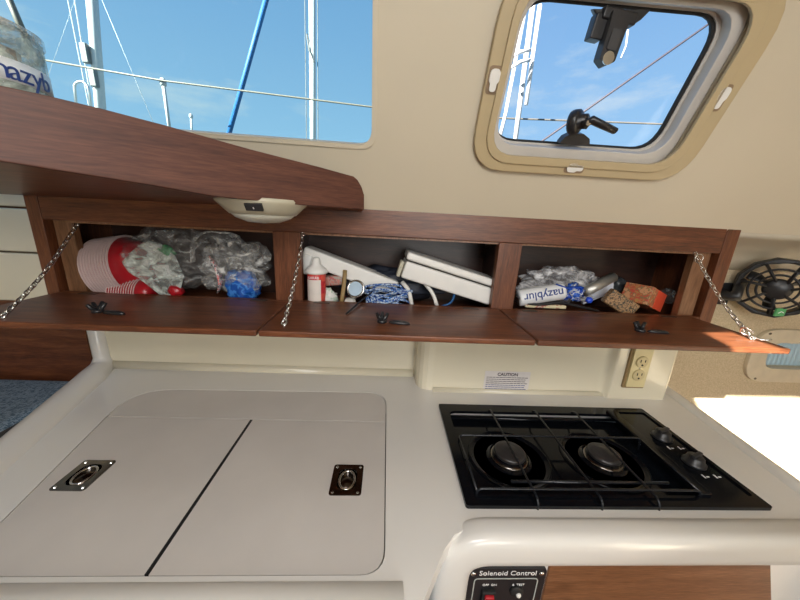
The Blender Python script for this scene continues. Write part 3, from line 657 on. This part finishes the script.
# ------------------------------------------------------------------ outside
def rod(name, p, q, r, mat, label, cat, n=8, group=None, fl=1):
    o = tag(MB().tube([p, q], r, n, flat=fl).build(name, mat, smooth=True), label, cat, group); return o
Ym = 7.0
def pt(px, py, y): return ony(px, py, y)
def ext(px0, py0, px1, py1, y, e0=.0, e1=.35):
    a, b = pt(px0,py0,y), pt(px1,py1,y); return a+(a-b)*e1, b+(b-a)*e0
a, b = ext(92,0,101,115,6,.3,.6)
ms = thing('boat_mast', 'thick white mast with blocks near the left edge of the window', 'mast', b)
MB().tube([a,b], .075, 12).build('spar', ALU, ms, smooth=True)
for o_ in (-.28,-.15):
    MB().tube([a+V((o_-.2,0,0)), b+V((o_*.25,-.05,0))], .008, 6).build('halyard', ALU, ms)
for px, py in ((85,52),(93,76)): 
    c = pt(px,py,5.9); MB().box((c.x-.05,c.y-.04,c.z-.16),(c.x+.06,c.y+.04,c.z+.12)).build('block', plain('block_grey', (.12,.13,.13), .4), ms, bevel=.02)
a, b = ext(312,0,313,139,9,.4,.6)
ms2 = thing('boat_mast', 'slim white mast seen right of the blue rope through the window', 'mast', b)
MB().tube([a,b], .080, 12).build('spar', ALU, ms2, smooth=True)
for o_ in (-.17,.13): MB().tube([a+V((o_,0,0)), b+V((o_,0,0))], .010, 6).build('stay', WIRE, ms2)
MB().tube([pt(307,34,8.9), pt(309,50,8.9), pt(314,62,8.9)], .02, 6).build('shroud', WIRE, ms2)
a, b = ext(266,0,230,130,2.2,.2,.5); rod('blue_rope', a, b, .015, BLUEC, 'bright blue rope slanting down past the window', 'rope', 10)
a, b = ext(102,0,151,117,4,.3,.5); rod('stay_wire', a, b, .0026, ALU, 'hair-thin pale stay slanting right beside the thick mast', 'wire')
a, b = ext(75,0,53,62,4,.3,.5); rod('stay_wire', a, b, .0015, ALU, 'hair-thin pale stay slanting left above the canister', 'wire')
a, b = ext(5,-10,21,27,1.2,.6,.5); rod('stay_wire', a, b, .009, TERN, 'thick grey stay behind the canister at the upper left corner', 'wire')
# lifeline, running along the side deck past window and hatch
la, lb, lc_ = pt(-60,42,2.0), pt(165,81,2.0), pt(372,107,2.0); ld = pt(790,134,2.0)
tag(MB().tube([la,lb,lc_,pt(497,118,2.0),pt(660,124,2.0),ld], .0050, 8).build('lifeline', TERN, smooth=True), 'thin horizontal lifeline wire stretched outside the windows', 'wire')
def stan(px0, py0, px1, py1, y, r, lbl):
    s_ = thing('stanchion', lbl, 'post', pt(px1,py1+8,y)); MB().tube([pt(px0,py0,y), pt(px1,py1+8,y)], r, 10).build('post', ALU, s_, smooth=True)
    c = pt(px0,py0,y); MB().lathe([(r*1.7,-r*2),(r*1.9,0),(r*1.2,r*2),(0,r*2.4)], Matrix.Translation(c), 12).build('cap', ALU, s_, smooth=True); return s_
stan(163,82,170,124,2.02,.009,'white stanchion holding the lifeline near the left of the window')
stan(191,116,192,126,2.6,.007,'tiny white post just right of the stanchion')
p = [pt(*q,3.0) for q in ((77,112),(74,83),(83,81),(88,86),(92,112))]
tag(MB().tube(arcpts(p,4,.05), .010, 8).build('hand_rail', STEEL, smooth=True), 'bent silver hand rail in front of the thick mast', 'rail')
# through the hatch
a, b = ext(533,4,514,150,1.8,.1,.4)
rp = thing('rope_bundle', 'bundle of white ropes outside the left of the hatch', 'rope', b)
MB().tube([a,b], .013, 10).build('rope', ALU, rp, smooth=True)
a2, b2 = pt(540,5,1.75), pt(526,105,1.75); MB().tube([a2,b2], .010, 10).build('rope', ALU, rp, smooth=True)
MB().tube([pt(527,0,1.85), pt(506,112,1.85), pt(497,150,1.85)], .010, 8).build('rope', ALU, rp, smooth=True)
for py in (50,60): MB().tube([pt(511,py+8,1.7), pt(520,py+2,1.68), pt(530,py,1.7)], .008, 8).build('knot', ALU, rp, smooth=True)
a, b = ext(703,28,545,139,2.4,.2,.3); rod('diagonal_line', a, b, .007, plain('mauve_line', (.035,.03,.04), .7), 'grey diagonal line crossing the hatch view', 'rope')
tag(MB().tube([pt(628,30,1.5), pt(626,46,1.5), pt(621,58,1.5)], .0035, 6).build('frayed_cord', ALU, smooth=True), 'short frayed white cord hanging beside the hatch lever', 'cord')
# ------------------------------------------------------------------ locker contents
def blob(center, sx, sy, sz, amp, seed, sub=4, flatten=None):
    mb = MB(); bmesh.ops.create_icosphere(mb.bm, subdivisions=sub, radius=1)
    for v in mb.bm.verts:
        n = v.co.normalized(); k = 1+amp*(noise.noise(n*2.3+V((seed,0,0)))*1.2 + noise.noise(n*6+V((0,seed,0)))*.55 + abs(noise.noise(n*13+V((0,0,seed))))*.35)
        q = V((n.x*sx*k, n.y*sy*k, n.z*sz*k)); v.co = V(center)+q
        if v.co.z < bz-.0235: v.co.z = bz-.0235
        if v.co.y < cy+.004 and False: v.co.y = cy
    return mb
FB = bz-.0235
# bowls
def bowl_proto(m4, name, label, group):
    t_ = thing(name, label, 'bowl', (0,0,-CZ), group); t_.location = (0,0,0)
    bm_ = MB().lathe([(0,.0),(.042,.0),(.048,.004),(.0715,.0464),(.0700,.047),(.046,.006),(0,.003)], Matrix.Translation((0,0,-CZ)), 32)
    bm_.build('body', RED, t_, smooth=True)
    rm_ = MB().lathe([(.0700,.0464),(.0757,.0458),(.0768,.0470),(.0757,.0484),(.0700,.0482)], Matrix.Translation((0,0,-CZ)), 32)
    lab(rm_.build('rim', PINKW, t_, smooth=True), 'pale pink rolled rim'); t_.matrix_world = m4; return t_
def bowl_stack(base, ax, n, step, label, group, endlabel, scale=1):
    ax = V(ax).normalized(); p0 = None
    for i in range(n):
        m4 = axis(V(base)+V((0,0,CZ))+ax*step*i, ax) @ Matrix.Scale(scale,4)
        lb_ = endlabel if i == 0 else label
        if p0 is None: p0 = bowl_proto(m4, 'bowl', lb_, group)
        else: q = dup(p0, m4); q['label'] = lb_
bowl_stack(ony(153,263,.775), (-.97,-.02,-.18), 11, .0062, 'red bowl nested in the upper bagged stack, only its pale rim showing', 'red bowls in the upper stack', 'outermost red bowl of the upper bagged stack, its red base facing out', .98)
bowl_stack(ony(156,293,.740), (-.97,.02,-.04), 12, .0056, 'red bowl nested in the lower bagged stack, only its pale rim showing', 'red bowls in the lower stack', 'outermost red bowl of the lower bagged stack, its red base facing out', .50)
bg1 = thing('plastic_bag', 'crumpled clear bag wrapped round the red bowls in the left bay', 'bag', (-.48,.76,bz))
blob((-.50,.765,-.125), .135, .060, .070, .35, 3).build('film', FILM, bg1, smooth=True)
fq = [ony(*q) for q in ((122,262,.712),(134,250,.708),(146,240,.715),(160,243,.720),(176,256,.716),(184,276,.714),(178,300,.712),(160,294,.712),(144,282,.710),(130,272,.708))]
fcen = sum(fq, V((0,0,0)))/len(fq)+V((0,-.006,0)); mb = MB(); rings = []
for j in range(7):
    rings.append([mb.bm.verts.new(fcen+(q-fcen)*(1-j/7)+V((0,.006*noise.noise(q*60+V((j*.7,0,0))),0))) for q in fq])
for A_, B_ in zip(rings, rings[1:]):
    for k in range(len(fq)): mb.bm.faces.new((A_[k],A_[(k+1)%len(fq)],B_[(k+1)%len(fq)],B_[k]))
mb.bm.faces.new(rings[-1])
fo = lab(mb.build('fold', film('milky_bag_fold', .55, (.72,.78,.72)), bg1, smooth=True), 'milky folded layer of the bag'); q_ = fo.modifiers.new('t','SOLIDIFY'); q_.thickness = .0006
lab(blob(ony(165,251,.718), .020, .004, .012, .4, 5, 3).build('print', GREEN, bg1, smooth=True), 'green printed patch')
tag(blob(ony(176,291,.715), .016, .014, .014, .3, 15, 3).build('bottle_cap', RED, smooth=True), 'loose round red cap low between the two clear bags', 'cap')
bg2 = thing('plastic_bag', 'clear bag with tall loose handles beside the blue packet', 'bag', (-.36,.76,bz))
blob((-.365,.76,-.135), .070, .050, .066, .45, 21).build('film', FILM2, bg2, smooth=True)
hp_ = [ony(*q,.73) for q in ((193,262),(192,240),(205,231),(235,234),(246,245),(252,262),(256,285))]
MB().tube(arcpts(hp_,5,.03), [.010]*len(arcpts(hp_,5,.03)), 8, flat=.25).build('handle', FILM2, bg2, smooth=True)
lab(MB().tube([ony(*q,.715) for q in ((209,256),(217,268),(221,282),(218,293))], [.006,.010,.011,.005], 8, flat=.3).build('print', speckle('bag_print', [(.75,.72,.7),(.6,.1,.1),(.8,.78,.75),(.1,.1,.12)], 150), bg2, smooth=True), 'printed picture panel')
tag(blob(ony(243,287,.748), .038, .03, .045, .2, 31).build('napkin_packet', speckle('blue_wrapper', [(.005,.05,.30),(.01,.10,.45),(.05,.22,.62),(.01,.08,.38)], 45), smooth=True), 'dark blue shiny packet at the right of the left bay', 'packet')
# middle bay
b0 = ony(317,300,.725); b0.z = FB
sb = thing('spray_can', 'small red can with white shoulder and cap beside the chain', 'can', b0)
T = Matrix.Translation(b0); ct_ = ony(310,264,.725).z-b0.z
MB().lathe([(.020,0),(.0215,.003),(.0215,ct_-.022),(.020,ct_-.020)], T, 28).build('body', speckle('red_label', [(.45,.03,.03),(.65,.08,.05),(.5,.02,.03)], 50), sb, smooth=True)
MB().lathe([(.020,ct_-.022),(.026,ct_-.020),(.026,ct_-.014),(.019,ct_-.006),(.010,ct_),(.009,ct_+.012),(.006,ct_+.016),(0,ct_+.016)], T, 28).build('cap', WHITE, sb, smooth=True)
lab(MB().lathe([(.0219,.008),(.0219,ct_-.034)], T, 14, a0=-2.6, a1=-.9).build('label_panel', plain('can_label_white', (.75,.68,.62), .5), sb, smooth=True), 'white label panel')
for z_, s_, sz_ in ((ct_-.029,'SARAB',.0085),):
    text('lettering', s_, sz_, on_front(b0.y-.0222) @ Matrix.Translation((b0.x-.002,b0.z+z_,0)), WINK if z_ > .03 else RED, sb)
# long white case
def obox(name, c, ang, lx, ly, lz, mat, parent=None, bev=.004, yaw=0, roll=0):
    m4 = Matrix.Translation(c) @ Matrix.Rotation(yaw,4,'Z') @ Matrix.Rotation(ang,4,'Y') @ Matrix.Rotation(roll,4,'X')
    return MB().box((-lx/2,-ly/2,-lz/2),(lx/2,ly/2,lz/2), m4).build(name, mat, parent, bevel=bev), m4
c1 = (ony(309,254,.775)+ony(392,284,.775))/2+V((0,0,-.004))
lcs = thing('long_case', 'long slim white plastic case lying across the middle bay', 'case', c1)
obox('body', c1, .325, .246, .05, .041, WHITE, lcs, .006)
obox('end_cap', c1+V((-.108,-.002,.016)), .335, .024, .054, .050, WHITE, lcs, .005)
c2 = ony(447,276,.765)
wc = thing('white_case', 'big white two-part plastic case tilted in the middle bay', 'case', c2)
an = .262
up = V((math.sin(an),0,math.cos(an)))
obox('base', c2-up*.011, an, .232, .09, .043, WHITE, wc, .005)
obox('lid', c2+up*.0225, an, .236, .094, .019, WHITE, wc, .005)
obox('latch_tab', c2+V((-.122,-.02,.018)), an, .010, .03, .04, WARMW, wc, .003)
lab(obox('seam', c2+up*.0118, an, .233, .091, .0012, CREASE, wc, 0)[0], 'thin dark seam')
def squiggle(c, sx, sy, sz, n, r, seed, mat, name, label, cat, parent=None):
    random.seed(seed); pts = []
    for i in range(n):
        a = i*1.9; k = .45+.55*random.random()
        z_ = c[2]+sz*random.uniform(-1,1)
        pts.append(V((c[0]+sx*math.cos(a)*k, c[1]+sy*math.sin(a)*k, max(z_, FB+r*1.1))))
    out = []
    for i in range(n-3):
        for k in range(6):
            q = k/6; p0_, p1_, p2_, p3_ = pts[i:i+4]
            v = .5*((2*p1_)+(-p0_+p2_)*q+(2*p0_-5*p1_+4*p2_-p3_)*q*q+(-p0_+3*p1_-3*p2_+p3_)*q**3); v.z = max(v.z, FB+r*1.1); out.append(v)
    return tag(MB().tube(out, r, 6).build(name, mat, smooth=True), label, cat)
cc = ony(388,295,.728)
squiggle(cc, .072, .020, .026, 34, .0026, 4, speckle('blue_white_braid', [(.01,.05,.28),(.02,.16,.5),(.55,.65,.75),(.01,.07,.32)], 160), 'braided_cord', 'tangled blue and white braided cord in the middle bay', 'cord')
tag(MB().tube(arcpts([ony(402,282,.735),ony(409,290,.722),ony(412,306,.716)],5,.02), .0052, 8).build('white_cable', WHITE, smooth=True), 'white cable looping down from the left end of the big case', 'cable')
tag(MB().tube(arcpts([ony(425,284,.735),ony(433,293,.722),ony(437,306,.716)],5,.02), .0048, 8).build('white_cable', WHITE, smooth=True), 'white cable emerging under the middle of the big case', 'cable')
tag(MB().tube(arcpts([ony(455,292,.73),ony(452,303,.72),ony(440,307,.716)],5,.02), .0028, 8).build('blue_cable', BLUEC, smooth=True), 'thin blue cable curling under the big white case', 'cable')
tc_ = ony(356,289,.735)
tn = thing('round_tin', 'round silver tin with pale blue lid leaning in the middle bay', 'tin', tc_)
TA = axis(tc_, (-.25,-.9,.35))
MB().lathe([(.0225,-.012),(.0235,.0),(.0225,.004),(.0185,.005),(.0185,.003),(0,.003)], TA, 32).build('body', CHROME, tn, smooth=True)
lab(MB().lathe([(.0175,.003),(.0175,.0045),(0,.0045)], TA, 32).build('lid', plain('pale_blue_lid', (.50,.65,.78), .25), tn), 'pale blue disc')
q = ony(350,302,.725)
tag(MB().lathe([(.004,-.006),(.012,-.006),(.014,0),(.012,.006),(.004,.006)], axis(q,(.1,-.3,1)) , 24).build('tape_roll', WHITE, smooth=True), 'small white tape roll at the front edge of the middle bay', 'tape')
o_, _ = obox('snack_packet', ony(333,280,.77), -.12, .060, .03, .026, speckle('red_grey_packet', [(.25,.22,.18),(.45,.10,.09),(.35,.33,.28),(.5,.2,.16)], 110), None, .006); tag(o_, 'grey and red printed packet under the long white case', 'packet')
tag(blob(ony(328,298,.735), .022, .014, .022, .35, 41, 3).build('white_packet', speckle('pale_green_packet', [(.6,.68,.6),(.75,.75,.7),(.5,.6,.5)], 40), smooth=True), 'crumpled pale green packet right of the red can', 'packet')
tag(MB().tube(arcpts([ony(345,270,.74),ony(344,285,.728),ony(341,305,.715)],4,.02), .005, 8, flat=.4).build('brown_strap', plain('brown_strap', (.30,.20,.08), .6), smooth=True), 'light brown strap hanging left of the round tin', 'strap')
tag(MB().tube(arcpts([ony(372,292,.72),ony(362,300,.708),onz(346,314,bz+.003)],4,.02), .0018, 6).build('loose_cable', BLACKP, smooth=True), 'thin black cable hanging over the locker sill left of the braided cord', 'cable')
# dark clutter behind
tag(blob((.03,.80,-.165), .15, .035, .035, .5, 55, 4).build('dark_pouch', plain('dark_navy_pouch', (.02,.025,.04), .6), smooth=True), 'dark navy pouch behind the cord in the middle bay', 'pouch')
# right bay
tag(blob(ony(560,284,.785), .095, .035, .042, .40, 61).build('plastic_bag', film('white_crumpled_bag', .5, (.88,.88,.9)), smooth=True), 'crumpled grey translucent bag heaped at the left of the right bay', 'bag')
ra, rb = ony(518,298,.728), ony(563,291,.722)
rl = thing('printed_roll', 'white roll with dark blue lettering in the right bay', 'roll', ra)
RA = axis(ra, rb-ra, (0,-1,0)); RL = (rb-ra).length; rrl = .021
MB().lathe([(0,0),(rrl*.95,0),(rrl,.004),(rrl,RL-.004),(rrl*.9,RL),(0,RL)], RA, 28).build('body', plain('roll_white', (.78,.80,.82), .35), rl, smooth=True)
xd = (rb-ra).normalized(); nd = V((0,-1,.22)); nd = (nd-xd*nd.dot(xd)).normalized()
# the roll lies upside down, so its lettering is turned over
tx, ty = -xd, -(nd.cross(xd))
mm = Matrix((tx, ty, nd)).transposed().to_4x4(); mm.translation = (ra+rb)/2+nd*(rrl+.0004)
text('lettering', 'nazyblur', .028, mm, INK, rl, bold=.0003)
bw = thing('blue_bag_tie', 'bright blue gathered bag end right of the printed roll', 'bag', ony(574,290,.715))
blob(ony(572,292,.722), .022, .014, .018, .6, 71, 4).build('gather', speckle('blue_silver_foil', [(.01,.07,.42),(.02,.12,.55),(.45,.48,.55),(.01,.06,.4)], 80), bw, smooth=True)
MB().tube([ony(556,284,.715), ony(566,288,.710), ony(580,287,.715), ony(583,297,.715)], [.003,.006,.007,.003], 8, flat=.5).build('tie', BLUEP, bw, smooth=True)
tag(blob(ony(589,300,.718), .008, .007, .008, .2, 73, 3).build('blue_bottle_cap', plain('bright_blue', (.02,.08,.65), .35), smooth=True), 'small bright blue cap by the brown leaf-print packet', 'cap')
ta, tb_ = ony(585,292,.735), ony(613,277,.775)
tag(MB().tube([ta, tb_], .013, 20).build('silver_tube', plain('silver_tube', (.45,.44,.40), .35, .6), smooth=True), 'silver grey tube slanting up to the right in the right bay', 'tube')
o_, _ = obox('white_sheet', ony(597,290,.775), -.45, .085, .010, .055, plain('white_paper', (.72,.76,.85), .5), None, .001, 0, .35); tag(o_, 'folded white paper packet behind the silver tube', 'packet')
o_, _ = obox('leaf_packet', ony(620,303,.735), .50, .080, .022, .040, speckle('leaf_print', [(.10,.06,.03),(.34,.19,.08),(.42,.25,.12),(.06,.05,.03),(.36,.20,.09)], 105), None, .004, -.2); tag(o_, 'brown packet with a dark leaf print in the right bay', 'packet')
rc = ony(643,297,.757)
o_, m4 = obox('carton', rc, .30, .098, .062, .048, speckle('red_carton_print', [(.5,.10,.05),(.45,.25,.08),(.55,.08,.05),(.25,.18,.08),(.6,.3,.15)], 85), None, .002, .5); tag(o_, 'red and yellow cardboard carton tilted in the right bay', 'box')
o2 = MB().box((.0495,-.0305,-.0235),(.0505,.0305,.0235), m4).box((-.012,-.0318,-.0235),(.0495,-.0308,.0235), m4).build('end_panel', plain('orange_red_panel', (.75,.09,.04), .4), o_); lab(o2, 'plain orange-red end panel')
o_.location = o_.location
tag(blob(ony(672,296,.80), .035, .022, .022, .3, 81, 3).build('clear_pouch', film('grey_pouch', .5, (.6,.62,.62)), smooth=True), 'pale translucent pouch right of the red carton', 'pouch')
tag(blob(ony(618,285,.80), .022, .018, .022, .3, 83, 3).build('dark_bottle', plain('dark_grey_bottle', (.05,.055,.06), .25), smooth=True), 'dark grey bottle behind the silver tube', 'bottle')
o_, _ = obox('striped_packet', ony(545,306,.722), .0, .105, .012, .010, speckle('striped_wrapper', [(.6,.55,.45),(.45,.15,.12),(.7,.62,.4)], 70), None, .003); tag(o_, 'thin cream and red packet lying along the sill under the roll', 'packet')
tag(MB().tube(arcpts([ony(517,296,.716),ony(525,303,.714),ony(540,305,.712),ony(560,302,.712),ony(598,311,.712)],5,.02), .0035, 6).build('black_cable', BLACKP, smooth=True), 'black cable draped in front of the printed roll', 'cable')
# ------------------------------------------------------------------ view
sc = bpy.context.scene; sc.view_settings.view_transform = 'Standard'; sc.view_settings.look = 'None'; sc.view_settings.exposure = 0; sc.view_settings.gamma = 1; sc.view_settings.use_curve_mapping = False
